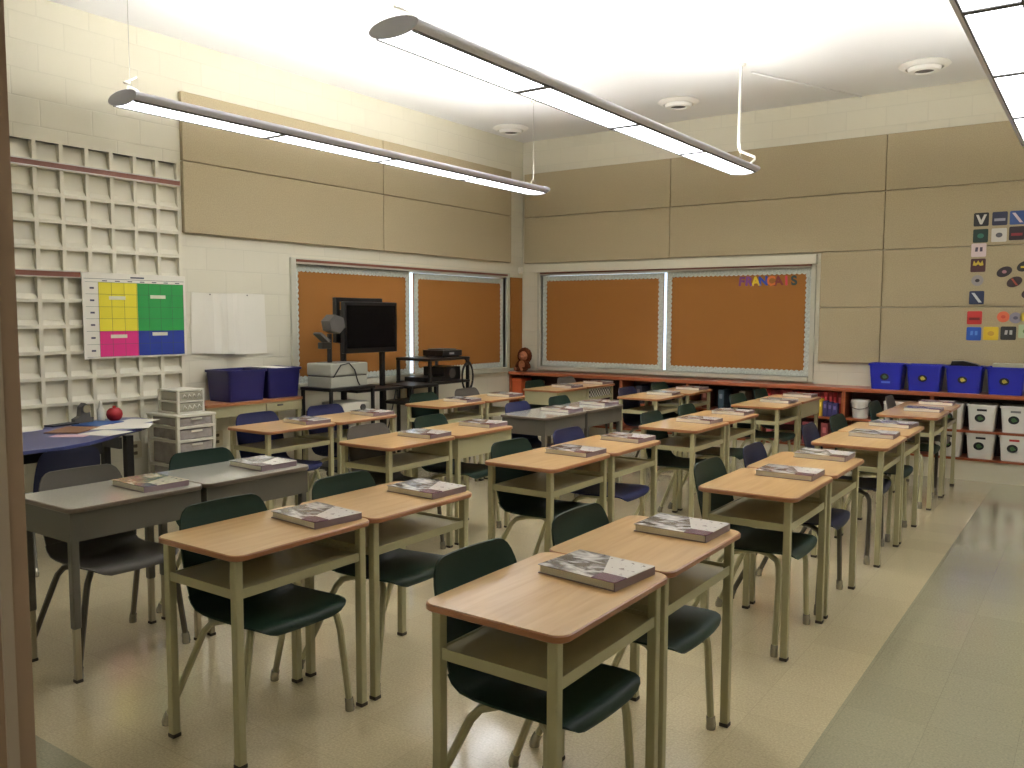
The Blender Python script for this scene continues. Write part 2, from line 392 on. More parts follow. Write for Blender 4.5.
board_left(-2.195, -.42, 0.922, 2.096, 'cork board on the left wall nearest the corner, behind the black equipment cart')
board_back(.315, 2.092, .935, 2.138, 'bare cork board on the back wall nearest the corner, above the plush toy')
board_back(2.138, 3.885, .935, 2.148, 'cork board on the back wall with coloured letters in its top right')
t = MB().box(0, .012, -.30, -.02, .90, 2.12, .002).build('cork_strip', M['cork']); tag(t, 'narrow brown cork strip filling the wall corner', 'cork strip')

# fabric acoustic panels
def fpanel(label, x0, x1, y0, y1, z0, z1):
    g = .003
    if x0 == x1: o = MB().box(.001, .045, y0 + g, y1 - g, z0 + g, z1 - g, .006)
    else: o = MB().box(x0 + g, x1 - g, -.045, -.001, z0 + g, z1 - g, .006)
    tag(o.build('acoustic_panel', M['fabric']), label, 'wall panel', 'fabric acoustic panels')
z = [3.51, 2.924, 2.31]
for (y0, y1, w) in ((-5.24, -2.77, 'nearest the recessed blocks'), (-2.77, -.33, 'nearest the corner')):
    fpanel('taupe fabric panel, upper one on the left wall %s' % w, 0, 0, y0, y1, z[1], z[0])
    fpanel('taupe fabric panel, lower one on the left wall %s' % w, 0, 0, y0, y1, z[2], z[1])
for (x0, x1, w) in ((.05, 2.19, 'left of the back wall, at the corner'), (2.19, 4.63, 'back wall, middle of its row'), (4.63, 7.07, 'back wall, right of its row')):
    fpanel('taupe fabric panel, top row, %s' % w, x0, x1, 0, 0, z[1], z[0])
    fpanel('taupe fabric panel, second row, %s' % w, x0, x1, 0, 0, z[2], z[1])
fpanel('small taupe fabric panel, third row, right beside the back window', 3.99, 4.63, 0, 0, 1.708, 2.31)
fpanel('small taupe fabric panel, bottom row, right beside the back window', 3.99, 4.63, 0, 0, 1.106, 1.708)
fpanel('wide taupe fabric panel behind the colourful team cards, third row', 4.63, 7.07, 0, 0, 1.708, 2.31)
fpanel('wide taupe fabric panel above the blue bins, bottom row', 4.63, 7.07, 0, 0, 1.106, 1.708)

# rails on the block wall
def rail(z0, y0, y1, label):
    t = thing('map_rail', label, 'rail', (0, y0, z0), 0, 'brown rails on the left wall')
    MB().box(.001, .020, 0, y1 - y0, 0, .008).box(.001, .020, 0, y1 - y0, .046, .054).build('rail_edge', M['alu'], t)
    MB().box(.001, .014, 0, y1 - y0, .008, .046).build('cork_insert', M['strip'], t)
rail(2.70, -9.2, -5.25, 'upper brown display rail with metal edges on the block wall')
rail(1.885, -9.2, -6.145, 'lower brown display rail running into the colour chart')

# ------------------------------------------------------------------ pendant lights
def pendant(x, y0, y1, zc, label, cordfar):
    L = y1 - y0
    t = thing('pendant_light', label, 'light', (x, y0, zc), 0, 'long pendant fluorescent lights')
    a, h = .158, .043
    def arc(rx, rz, t0, t1, n=10): return [(rx * math.cos(R(t0 + (t1 - t0) * i / n)), rz * math.sin(R(t0 + (t1 - t0) * i / n))) for i in range(n + 1)]
    hb = MB()
    for s in (1, -1):                                   # two curved side shells, open above and below
        o_ = arc(a, h, -44, 42); i_ = arc(a - .007, h - .006, -44, 42)
        poly = [(s * u, v) for u, v in o_] + [(s * u, v) for u, v in reversed(i_)]
        hb.prism(poly, .012, L - .012, 'y')
    hb.build('housing', M['fixture'], t)
    MB().box(-.118, .118, .014, L - .014, -.025, -.022).build('reflector', M['fixture_in'], t)
    for yy in (0, L - .012):
        MB().prism(arc(a + .004, h + .004, 0, 360, 32)[:-1], yy, yy + .012, 'y', .002).build('end_cap', M['fixture'], t)
    n = 4; seg = (L - .03) / n
    for sx in (-1, 1): MB().box(sx * .116 - .0045, sx * .116 + .0045, .012, L - .012, -.0400, -.0275).build('lens_rail', M['opdark'], t)
    for i in range(n):
        MB().box(-.111, .111, .022 + i * seg, .008 + (i + 1) * seg, -.0335, -.030).build('lens', M['lens'], t)
    for i in range(n - 1):
        MB().box(-.112, .112, -.008 + (i + 1) * seg, .038 + (i + 1) * seg, -.0390, -.0295).build('divider', M['opdark'], t)
    for s in (-1, 1):
        MB().tube([(s * .05, .03, -.006), (s * .05, L - .03, -.006)], .013, 10).build('tube', M['tube'], t)
    top = HC - zc
    for yy in (.06, L - .10):
        MB().tube([(-.09, yy, -.021), (0, yy, .12), (.09, yy, -.021)], .0018, 5).build('wire_yoke', M['steel'], t)
        MB().tube([(0, yy, .12), (0, yy, top - .012)], .002, 5).build('suspension_wire', M['steel'], t)
        MB().lathe([(.0, top - .022), (.03, top - .022), (.035, top - .002), (0, top - .002)], (0, yy, 0), 16).build('canopy', M['cable'], t)
    if cordfar:
        MB().tube([(-.01, L - .13, top - .02), (-.012, L - .12, top - .3), (-.02, L - .10, top - .55), (-.03, L - .08, .22), (-.02, L - .06, .17), (.08, L + .06, .12), (.09, L + .04, .09), (.05, L - .03, .03)], .012, 8).build('power_cord', M['cable'], t)
    pts = [(.02 + .05 * math.sin(k * .55), .06 + .045 * math.cos(k * .55), .02 + .012 * k) for k in range(12)]
    MB().tube([(.06, .09, -.018)] + pts, .006, 6).build('coiled_cord', M['cable'], t)
pendant(1.365, -6.56, -1.70, 2.988, 'long pendant light along the left wall', False)
pendant(3.715, -6.56, -1.74, 2.988, 'long pendant light over the middle of the room, white cord at its far end', True)
pendant(6.125, -6.56, -1.66, 2.988, 'long pendant light cut off by the top right of the view', False)
def vent(x, y, label):
    t = thing('ceiling_vent', label, 'vent', (x, y, HC), 0, 'round ceiling air diffusers')
    t.scale = (1.12, 1.12, 1.12)
    MB().lathe([(0, -.001), (.19, -.001), (.20, -.012), (.17, -.03), (.145, -.036), (.14, -.02), (0, -.018)], seg=32).build('flange', M['vent'], t)
    MB().lathe([(0, -.03), (.125, -.03), (.13, -.036), (.118, -.062), (.08, -.066), (.078, -.05), (0, -.05)], seg=32).build('cone', M['vent'], t)
    MB().lathe([(0, -.051), (.074, -.051), (.074, -.054), (0, -.054)], seg=24).build('slot', M['ventdark'], t)
vent(.40, -.86, 'round white ceiling vent near the corner, leftmost of three')
vent(2.66, -.90, 'round white ceiling vent, middle of three')
vent(5.10, -.88, 'round white ceiling vent on the right, beside the cut-off light')
tag(MB().tube([(3.70, -1.55, HC - .012), (4.35, -.02, HC - .012)], .009, 6).build('ceiling_conduit', M['ceil']), 'thin painted conduit on the ceiling leading to the back wall', 'conduit')

# ------------------------------------------------------------------ desks
DW, DL, ZT = .485, .668, .777      # depth (x), length (y), top height
def desk(kind, label):
    t = thing('school_desk', label, 'desk')
    hx, hy = DW / 2, DL / 2
    top, edge, metal = (M['greytop'], M['greyedge'], M['greymetal']) if kind == 'grey' else (M['oak'], M['edge'], M['putty'])
    d = MB().prism(rrect(-hx + .004, hx - .004, -hy + .004, hy - .004, .041), ZT - .02, ZT, 'z', .002).build('desktop', top, t)
    out = rrect(-hx, hx, -hy, hy, .045); inn = rrect(-hx + .0045, hx - .0045, -hy + .0045, hy - .0045, .0405)
    eb = MB(); n = len(out)
    vs = [[eb.bm.verts.new((u, v, zz)) for u, v in ring] for ring, zz in ((inn, ZT - .001), (out, ZT - .004), (out, ZT - .019), (inn, ZT - .0225))]
    for a in range(3):
        for i in range(n): eb.face([vs[a][i], vs[a][(i + 1) % n], vs[a + 1][(i + 1) % n], vs[a + 1][i]], True)
    eb.build('edge_band', edge, t)
    lx, ly = hx - .045, hy - .035
    zt = ZT - .021
    for sx in (-1, 1):
        for sy in (-1, 1):
            if kind == 'grey':
                lg = MB().box(sx * lx - .018, sx * lx + .018, sy * ly - .018, sy * ly + .018, .24, zt, .006).build('leg', metal, t)
                ins = MB().box(sx * lx - .014, sx * lx + .014, sy * ly - .014, sy * ly + .014, .012, .245, .005).build('leg_insert', M['greyleg'], lg)
                MB().use(M['rubber']).box(sx * lx - .016, sx * lx + .016, sy * ly - .016, sy * ly + .016, 0, .014, .003).build('foot_cap', M['rubber'], lg)
            else:
                lg = MB().box(sx * lx - .0165, sx * lx + .0165, sy * ly - .0165, sy * ly + .0165, .012, zt, .005).build('leg', metal, t)
                MB().box(sx * lx - .018, sx * lx + .018, sy * ly - .018, sy * ly + .018, 0, .016, .003).build('foot_cap', M['rubber'], lg)
    if kind == 'open':
        s = MB(); x0, x1, y0, y1 = -lx - .010, lx + .010, -ly - .010, ly + .010
        s.box(x0 + .003, x1 - .003, y0 + .003, y1 - .003, .628, .632)
        s.box(x0, x1, y0, y0 + .006, .612, .646); s.box(x0, x1, y1 - .006, y1, .612, .646)
        s.box(x1 - .006, x1, y0 + .006, y1 - .006, .612, .646); s.box(x0, x0 + .006, y0 + .006, y1 - .006, .612, .636)
        s.build('shelf', metal, t)
    else:
        zb = .625 if kind == 'grey' else .61
        s = MB(); x0, x1, y0, y1 = -lx - .014, lx + .022, -ly - .022, ly + .022
        s.box(x0, x1, y0, y0 + .005, zb, zt); s.box(x0, x1, y1 - .005, y1, zb, zt); s.box(x1 - .005, x1, y0 + .005, y1 - .005, zb, zt)
        s.box(x0, x1 - .005, y0 + .005, y1 - .005, zb, zb + .005)
        s.build('book_box', metal, t)
    index_kids(t); return t

# ------------------------------------------------------------------ chairs
def shell_part(rows, thick):
    b = MB(); grid = []
    for (x, zc, w, dish, back) in rows:
        line = []
        for i in range(13):
            u = -1 + 2 * i / 12
            line.append(b.bm.verts.new((x - back * (1 - u * u), u * w, zc - dish * (1 - u * u))))
        grid.append(line)
    for a in range(len(grid) - 1):
        for i in range(12): b.face([grid[a][i], grid[a][i + 1], grid[a + 1][i + 1], grid[a + 1][i]], True)
    bmesh.ops.recalc_face_normals(b.bm, faces=b.bm.faces)
    r = bmesh.ops.solidify(b.bm, geom=b.bm.faces[:], thickness=thick)
    for f in b.bm.faces: f.smooth = True
    return b
def chair(pl, legm, label):
    t = thing('school_chair', label, 'chair')
    seat = [(.221, .424, .13, .000, -.006), (.224, .436, .165, .001, -.006), (.221, .452, .190, .003, -.004), (.211, .463, .205, .004, 0), (.19, .468, .215, .006, 0),
            (.15, .468, .222, .010, 0), (.06, .464, .222, .014, 0), (-.04, .460, .220, .016, 0), (-.11, .458, .216, .014, .002), (-.165, .464, .214, .008, .008), (-.195, .482, .213, .002, .016), (-.211, .506, .213, 0, .022)]
    back = [(-.211, .506, .213, 0, .022), (-.223, .545, .215, 0, .028), (-.237, .60, .216, 0, .032), (-.252, .66, .215, 0, .034), (-.267, .72, .210, 0, .033), (-.281, .77, .203, 0, .030),
            (-.290, .80, .194, 0, .027), (-.297, .824, .180, 0, .022), (-.301, .839, .162, 0, .017), (-.304, .846, .141, 0, .013)]
    seat = [(a_, c_ + .020, d_, e_, f_) for a_, c_, d_, e_, f_ in seat]
    s = shell_part(seat, .007).build('seat', pl, t)
    back = [(a_, .506 + .020 + (c_ - .506) * .965, d_, e_, f_) for a_, c_, d_, e_, f_ in back]
    k = shell_part(back, .007).build('backrest', pl, t)
    for sy in (-1, 1):
        f = [(.02, sy * .12, .456), (.09, sy * .155, .454), (.135, sy * .185, .440), (.152, sy * .205, .412), (.158, sy * .218, .35), (.160, sy * .262, .02)]
        q = [(.02, sy * .12, .454), (-.06, sy * .150, .448), (-.115, sy * .178, .432), (-.140, sy * .195, .400), (-.160, sy * .205, .355), (-.318, sy * .256, .02)]
        for path in (f, q):
            lg = MB().tube(path, .0142, 8).build('leg', legm, t)
            e = Vector(path[-1]); d = (Vector(path[-1]) - Vector(path[-2])).normalized()
            MB().tube([e - d * .035, e - d * .03, e - d * .008, (e.x, e.y, .014), (e.x, e.y, 0)], [.0148, .0180, .0187, .0200, .019], 10).build('glide', M['glide'], lg)
    MB().tube([(.02, -.13, .455), (.02, .13, .455)], .011, 8).build('cross_tube', legm, t)
    index_kids(t); return t

# ------------------------------------------------------------------ books
def book(cov, label):
    t = thing('textbook', label, 'book')
    hx, hy, h = .148, .115, .029
    MB().box(-hx, hx, -hy, hy, h - .003, h, .001).build('front_cover', cov, t)
    MB().box(-hx, hx, -hy, hy, 0, .003, .001).build('back_cover', M['spine'], t)
    MB().box(hx - .004, hx, -hy, hy, .003, h - .003).build('spine', M['spine'], t)
    MB().box(-hx + .006, hx - .004, -hy + .005, hy - .005, .003, h - .003).build('pages', M['pages'], t)
    index_kids(t); return t

proto_d = {}; proto_c = {}; proto_b = {}; used = set()
def get(store, key, make):
    if key not in store: store[key] = make(); return store[key]
    return copy_tree(store[key])
CH = {'green': ('dark green', M['greenp'], M['putty']), 'navy': ('navy', M['navyp'], M['darkleg']), 'blue': ('blue', M['bluep'], M['putty']), 'grey': ('grey', M['greyp'], M['darkleg'])}
LINE = {'Z': 'leftmost line', 'A': 'second line from left', 'B': 'third line from left', 'C': 'rightmost line'}
ROWN = {1: 'nearest', 2: 'second', 3: 'third', 4: 'farthest'}
# (line, row): xmin, ymin, (kind near, kind far), (chair near, chair far)
PAIRS = {
    ('A', 1): (2.57, -7.85, ('grey', 'grey'), ('grey', 'green')), ('B', 1): (3.74, -7.89, ('open', 'open'), ('green', 'green')), ('C', 1): (5.025, -7.865, ('open', 'open'), ('green', 'green')),
    ('Z', 2): (1.31, -5.79, ('open', 'open'), ('blue', 'blue')), ('A', 2): (2.51, -5.82, ('open', 'box'), ('grey', 'green')), ('B', 2): (3.735, -5.85, ('open', 'open'), ('green', 'blue')), ('C', 2): (5.01, -5.82, ('open', 'open'), ('green', 'navy')),
    ('Z', 3): (1.24, -3.77, ('open', 'open'), ('green', 'grey')), ('A', 3): (2.45, -3.92, ('grey', 'grey'), ('blue', 'green')), ('B', 3): (3.74, -3.92, ('open', 'open'), ('green', 'green')), ('C', 3): (5.035, -3.98, ('open', 'open'), ('navy', 'green')),
    ('Z', 4): (1.20, -1.74, ('box', 'open'), ('green', 'grey')), ('A', 4): (2.50, -1.97, ('open', 'open'), ('navy', 'green')), ('B', 4): (3.74, -2.00, ('open', 'box'), ('green', 'green')), ('C', 4): (5.03, -2.00, ('open', 'open'), ('green', 'grey')),
}
KN = {'open': 'oak-topped open-shelf desk', 'box': 'oak-topped desk with closed box', 'grey': 'grey-topped metal box desk'}
for (ln, rw), (x0, y0, kk, cc) in PAIRS.items():
    rowname = ROWN[rw - 1] if ln == 'Z' else ROWN[rw]
    if ln == 'Z' and rw == 4: rowname = 'farthest'
    for i in range(2):
        nf = 'near' if i == 0 else 'far'
        where = '%s pair, %s' % (rowname, LINE[ln])
        dx, dy = x0 - .012 + DW / 2, y0 - .004 + DL / 2 + i * (.675 if rw == 1 else .69) + ((.04, .13)[i] if (ln, rw) == ('A', 4) else 0)
        d = get(proto_d, kk[i], lambda: desk(kk[i], ''))
        d.location = (dx + random.uniform(-.004, .004), dy, 0)
        tag(d, '%s, %s half of %s' % (KN[kk[i]], nf, where), 'desk', 'student desks in pairs')
        c = get(proto_c, cc[i], lambda: chair(CH[cc[i]][1], CH[cc[i]][2], ''))
        push = random.uniform(-.015, .015) if rw > 1 else 0
        c.location = (x0 + (.225 if (ln, rw) == ('C', 1) else .205 if ln == 'C' else .245) + push, dy - .015, 0); c.rotation_euler = (0, 0, R(random.uniform(-2.5, 2.5)))
        tag(c, '%s plastic chair at %s desk of %s' % (CH[cc[i]][0], nf, where), 'chair', 'school chairs at the desks')
        key = 'colour' if (ln, rw, i) == ('A', 1, 0) else 'photo'
        bk = get(proto_b, key, lambda: book(M['cover2'] if key == 'colour' else M['cover'], ''))
        bk.location = (dx + .035 + random.uniform(-.012, .012), dy + .205 + (.05 if (ln, rw) == ('C', 2) else -.03 if (ln, rw) == ('A', 1) else .02 if rw > 1 else 0) + random.uniform(-.012, .012), ZT); bk.rotation_euler = (0, 0, R(random.uniform(-7, 3)))
        if key == 'colour': tag(bk, 'textbook with green and tan cover on the nearest grey desk', 'book', 'textbooks on the desks')
        else: tag(bk, 'photo-covered grey textbook on %s desk of %s' % (nf, where), 'book', 'textbooks on the desks')
# woven basket on the shelf of the farthest desk by the corner
dx = 1.20 + DW / 2; dy = -1.74 + DL / 2 + .69
t = thing('patterned_basket', 'black and white patterned basket on the shelf of a far left desk', 'basket', (dx, dy, .632))
MB().box(-.16, .19, -.25, .25, 0, .006).box(-.16, -.152, -.25, .25, .006, .11).box(.182, .19, -.25, .25, .006, .11).box(-.152, .182, -.25, -.242, .006, .11).box(-.152, .182, .242, .25, .006, .11).build('basket_body', M['check'], t)
MB().box(-.166, .196, -.256, -.238, .106, .114).box(-.166, .196, .238, .256, .106, .114).box(-.166, -.148, -.238, .238, .106, .114).box(.178, .196, -.238, .238, .106, .114).build('rim', M['white'], t)
def sheets(name, label, x, y, z, w, l, n=1, m=None, rz=0, cat='papers', group=None, th=.0012):
    b = MB()
    for k in range(n):
        mt = Matrix.Rotation(R(rz + random.uniform(-4, 4) * (k > 0)), 4, 'Z')
        q = [mt @ Vector(v) for v in ((-w / 2, -l / 2, 0), (w / 2, -l / 2, 0), (w / 2, l / 2, 0), (-w / 2, l / 2, 0))]
        b.prism([(v.x, v.y) for v in q], k * th, (k + 1) * th - .0001)
    return tag(b.build(name, m or M['paper'], None, (x, y, z)), label, cat, group)
sheets('paper_stack', 'stack of white papers on the shelf of the far desk, third pair row at back', 2.74, -1.97 + DL / 2 + .82, .6325, .28, .3, 12, None, 4)
bpy.data.objects['paper_stack']['label'] = 'stack of white papers on the shelf of the farthest desk, second line from left'

# ------------------------------------------------------------------ left side: horseshoe table and what lies on it
KT = [(1.02, -7.75), (1.15, -7.5), (1.235, -7.2), (1.24, -6.95), (1.18, -6.75), (1.05, -6.55), (.95, -6.42), (.84, -6.27), (.78, -6.14), (.66, -6.0), (.50, -5.88), (.33, -5.80), (.17, -5.80), (.07, -5.90), (.05, -6.15),
      (.06, -6.40), (.13, -6.52), (.24, -6.585), (.33, -6.63), (.36, -6.72), (.34, -6.86), (.30, -7.05), (.28, -7.3), (.30, -7.55), (.42, -7.78), (.70, -7.86)]
kt = thing('horseshoe_table', 'blue-topped horseshoe table with black legs by the recessed block wall', 'table', (.6, -6.7, 0))
kk_ = [(x - .6, y + 6.7) for x, y in KT]
MB().prism(kk_, .748, .77, 'z', .003).build('tabletop', M['bluetop'], kt)
cx = sum(u for u, v in kk_) / len(kk_); cy = sum(v for u, v in kk_) / len(kk_)
MB().prism([(u * .985, v * .985) for u, v in kk_], .742, .7475, 'z').build('black_edge', M['black'], kt)
MB().box(-.1, .46, -.72, -.70, .66, .741).box(.44, .46, -.70, .1, .66, .741).box(.0, .36, .28, .30, .66, .741).build('apron', M['black'], kt)
for (u, v) in ((.30, .38), (-.43, .62), (.45, -.75), (-.15, -.9)):
    lg = MB().tube([(u, v, .02), (u, v, .741)], .026, 4, True).build('leg', M['black'], kt); MB().lathe([(0, 0), (.025, 0), (.025, .02), (0, .02)], (u, v, 0), 12).build('foot', M['rubber'], lg)
TZ = .7701
sheets('paper_sheet', 'white sheet at the right end of the blue horseshoe table', .42, -5.98, TZ, .24, .32, 2, None, 25)
sheets('paper_sheet', 'white sheets fanned across the middle of the blue table', .62, -6.20, TZ, .30, .40, 3, None, -38)
sheets('paper_sheet', 'white paper near the front edge of the blue table', .86, -6.46, TZ, .26, .24, 2, None, 20)
sheets('paper_sheet', 'pinkish leaflet on the blue table beside the brown folder', .80, -6.68, TZ, .12, .24, 1, col(214, 178, 184), -55)
sheets('folder', 'brown folder lying open on the blue table', .53, -6.52, TZ, .24, .34, 3, col(142, 100, 66), 35, 'folder', None, .002)
sheets('folder', 'bright blue folder on the blue table near the white bottle', .33, -6.22, TZ, .22, .30, 3, col(34, 84, 150), 20, 'folder', None, .002)
sheets('folder', 'dark pencil folder near the back of the blue table', .18, -6.42, TZ, .1, .22, 3, col(40, 42, 48), 10, 'folder', None, .003)
t = thing('glue_bottle', 'small white bottle standing on the blue horseshoe table', 'bottle', (.17, -6.11, TZ))
MB().lathe([(0, 0), (.026, 0), (.028, .01), (.028, .09), (.014, .11), (.014, .118), (0, .118)], seg=16).build('bottle_body', M['white'], t)
MB().lathe([(0, .118), (.015, .118), (.013, .14), (.005, .16), (0, .16)], seg=14).build('cap', M['white'], t)
t = thing('round_container', 'round red container beside the white bottle on the blue table', 'container', (.21, -6.02, TZ))
MB().lathe([(0, 0), (.034, 0), (.052, .018), (.060, .045), (.056, .074), (.036, .096), (0, .1)], seg=24).build('container_body', col(166, 28, 38), t)
MB().lathe([(0, .1), (.012, .1), (.014, .112), (0, .116)], seg=12).build('knob', col(190, 60, 50), t)
t = thing('tape_dispenser', 'grey tape dispenser behind the white bottle on the blue table', 'tape dispenser', (.14, -6.22, TZ))
MB().prism([(-.09, 0), (.05, 0), (.055, .035), (.03, .04), (.02, .13), (-.01, .15), (-.04, .12), (-.05, .05), (-.09, .03)], -.03, .03, 'x').build('dispenser_body', M['opdark'], t)
MB().prism(circ(.0, .105, .03), .03, .036, 'x').build('tape_roll', col(150, 140, 110), t)
c = copy_tree(proto_c['navy']); c.location = (1.02, -6.92, 0); c.rotation_euler = (0, 0, R(176)); c.scale = (.94, .94, .89); tag(c, 'navy plastic chair at the blue horseshoe table', 'chair', 'school chairs at the desks')
for y, w in ((-5.73, 'beneath the horseshoe table right end'), (-6.48, 'behind the chair at the horseshoe table'), (-4.93, 'beneath the beige bin table')):
    t = thing('wall_outlet', 'ivory wall outlet ' + w, 'outlet', (.0005, y, .48), 0, 'wall outlets')
    MB().prism(rrect(-.055, .055, -.07, .07, .008), 0, .006, 'x', .001).build('plate', M['outlet'], t)
    for dz in (-.03, .03): MB().prism(rrect(-.016, .016, dz - .014, dz + .014, .006), .006, .0085, 'x').build('socket', col(96, 84, 64), t)

# colour chart
ch = thing('pocket_chart', 'white wall chart with yellow, green, pink and blue blocks', 'chart', (.022, -5.69, 1.25))
MB().box(0, .006, -.455, .455, 0, .685, .002).build('backing', M['paper'], ch)
CW = (-.325, .43); Zr = [.015, .115, .22, .32, .415, .515, .61]
for (y0, y1, z0, z1, cl) in ((-.325, .005, .22, .61, (222, 208, 50)), (.005, .43, .22, .61, (34, 142, 66)), (-.325, .005, .015, .22, (206, 40, 120)), (.005, .43, .015, .22, (28, 52, 140))):
    MB().box(.006, .0075, y0, y1, z0, z1).build('colour_block', col(*cl), ch)
g = MB(); gs = .0022
for zz in Zr: g.box(.0075, .0082, -.325, .43, zz - gs / 2, zz + gs / 2)
for k in range(8): yy = -.325 + .755 * k / 7; g.box(.0075, .0082, yy - gs / 2, yy + gs / 2, .015, .61)
for zz in Zr: g.box(.006, .0066, -.43, -.325, zz - gs / 2, zz + gs / 2)
g.box(.006, .0066, -.44, .44, .635, .638).build('grid_lines', col(60, 80, 60), ch)
for y, z_ in ((-.17, .485), (.19, .50), (-.165, .175), (.20, .19)):
    MB().prism([(y - .07, z_ - .012), (y + .07, z_ - .012), (y + .07, z_ + .016), (y - .07, z_ + .016)], .0083, .0095, 'x').build('pocket_card', col(214, 212, 190), ch)
mk = MB()
for k in range(6): zz = (Zr[k] + Zr[k + 1]) / 2; mk.box(.006, .0068, -.395, -.36, zz - .007, zz + .007)
for k in range(7): yy = -.325 + .755 * (k + .5) / 7; mk.box(.006, .0068, yy - .02, yy + .02, .618, .625)
mk.box(.006, .0068, -.05, .07, .648, .66).build('lettering', col(70, 70, 90), ch)
# white chart paper on the wall, folded along one vertical
pts = [(-.42, .004), (-.30, .010), (-.20, .03), (-.12, .022), (-.06, .05), (.0, .058), (.06, .034), (.15, .02), (.25, .014), (.40, .006)]
b = MB(); b.prism([(.006 + x, y) for y, x in pts] + [(.0045 + x, y) for y, x in reversed(pts)], 0, .55, 'z')
for v in b.bm.verts:
    if v.co.z > .1: v.co.x = .003 + (v.co.x - .003) * .6; v.co.y *= .96; v.co.z += .004 * math.sin(v.co.y * 9)
    else: v.co.z -= .012 * math.sin((v.co.y + .1) * 5)
t = thing('chart_paper', 'large white folded paper pinned to the block wall', 'paper', (.0, -4.76, 1.25)); b.build('sheet', M['paper'], t)
for y in (-.23, .17): MB().ell((.030, y, .535), (.006, .006, .006), None, 8).build('pin', M['opdark'], t)

# drawer tower
dt = thing('drawer_tower', 'white plastic tower of three clear drawers by the block wall', 'drawers', (.36, -5.53, 0))
f = MB(); a, l = .195, .165
for sx in (-1, 1):
    for sy in (-1, 1): f.box(sx * a - .014, sx * a + .014, sy * l - .014, sy * l + .014, .045, .79, .004)
for zz in (.06, .37, .575, .685): f.box(-a, a, -l - .012, -l + .006, zz, zz + .022, .003).box(-a, a, l - .006, l + .012, zz, zz + .022, .003).box(a - .006, a + .016, -l - .012, l + .012, zz, zz + .022, .003)
f.box(-a - .02, a + .02, -l - .02, l + .02, .778, .80, .006).build('frame', M['white'], dt)
for z0, z1 in ((.085, .36), (.395, .565), (.60, .675), (.71, .772)):
    if z0 == .085 or True:
        d_ = MB().box(-a + .02, a + .006, -l + .018, l - .018, z0, z1, .006).build('drawer', M['drawerstuff'], dt)
        MB().box(a + .006, a + .02, -.05, .05, z1 - .02, z1 - .005, .003).build('pull', M['white'], d_)
for sx in (-1, 1):
    for sy in (-1, 1): MB().ell((sx * .17, sy * .14, .0225), (.0225, .012, .0225), None, 12).build('caster', M['rubber'], dt)
sd = thing('desk_organizer', 'small two-drawer white organizer on top of the drawer tower', 'drawers', (.35, -5.52, .80))
f = MB()
for sx in (-1, 1):
    for sy in (-1, 1): f.box(sx * .13 - .01, sx * .13 + .01, sy * .115 - .01, sy * .115 + .01, 0, .19, .003)
for zz in (0, .09, .182): f.box(-.14, .14, -.125, .125, zz, zz + .012, .003)
f.build('frame', M['white'], sd)
for z0 in (.014, .104):
    d_ = MB().box(-.12, .136, -.105, .105, z0, z0 + .072, .004).build('drawer', M['clear'], sd)
    p = MB(); 
    for k in range(4): p.tube([(.138, -.08 + .045 * k, z0 + .02), (.138, -.06 + .045 * k, z0 + .052), (.138, -.045 + .045 * k, z0 + .03)], .005, 6)
    p.build('scroll_front', M['white'], d_)

# beige table with navy bins
bt = thing('side_table', 'beige table with wood top under the navy bins by the wall', 'table', (.215, -4.80, 0))
MB().prism(rrect(-.205, .205, -.54, .54, .02), .815, .84, 'z', .003).build('tabletop', M['edge'], bt)
MB().box(-.19, .19, -.52, .52, .72, .8145, .003).build('apron', M['putty'], bt)
for sx in (-1, 1):
    for sy in (-1, 1): MB().box(sx * .165 - .02, sx * .165 + .02, sy * .495 - .02, sy * .495 + .02, 0, .72, .004).build('leg', M['putty'], bt)
dw = MB().box(.19, .20, .1, .48, .735, .805, .003).build('drawer', M['putty'], bt)
MB().box(.20, .212, .22, .28, .775, .79, .002).build('handle', M['opdark'], dw)
def tub(name, label, cat, loc, sx, sy, h, m, tp, group, rim=.012, rz=0):
    t = thing(name, label, cat, loc, rz, group)
    b = MB(); w = .006
    def ring(s, z_, d): return [b.bm.verts.new((u, v, z_)) for u, v in rrect(-sx / 2 * s + d, sx / 2 * s - d, -sy / 2 * s + d, sy / 2 * s - d, .025, 3)]
    rs = [ring(tp, 0, 0), ring(1, h, 0), ring(1, h, w), ring(tp, .006, w)]
    for a_ in range(3):
        for i in range(len(rs[0])): b.face([rs[a_][i], rs[a_][(i + 1) % len(rs[0])], rs[a_ + 1][(i + 1) % len(rs[0])], rs[a_ + 1][i]])
    b.face(rs[0][::-1]); b.face(rs[3]); b.build('bin_body', m, t)
    r_ = MB(); n_ = 16
    o_ = rrect(-sx / 2 - rim, sx / 2 + rim, -sy / 2 - rim, sy / 2 + rim, .03, 3); i_ = rrect(-sx / 2 + .001, sx / 2 - .001, -sy / 2 + .001, sy / 2 - .001, .025, 3)
    vs = [[r_.bm.verts.new((u, v, z_)) for u, v in q] for q, z_ in ((i_, h + .003), (o_, h + .003), (o_, h - .018), (i_, h - .018))]
    for a_ in range(4):
        for i in range(len(o_)): r_.face([vs[a_][i], vs[a_][(i + 1) % len(o_)], vs[(a_ + 1) % 4][(i + 1) % len(o_)], vs[(a_ + 1) % 4][i]])
    r_.build('rim', m, t); return t
tub('storage_bin', 'navy storage bin on the beige table, left one', 'bin', (.215, -4.87, .84), .34, .40, .275, M['navybin'], .9, 'navy bins on the beige table')
tb = tub('storage_bin', 'navy storage bin on the beige table, right one with paper on top', 'bin', (.205, -4.445, .84), .33, .38, .275, M['navybin'], .9, 'navy bins on the beige table')
sheets('paper_sheet', 'white paper lying on the right navy bin', .20, -4.47, 1.1185, .36, .2, 1, None, 3)

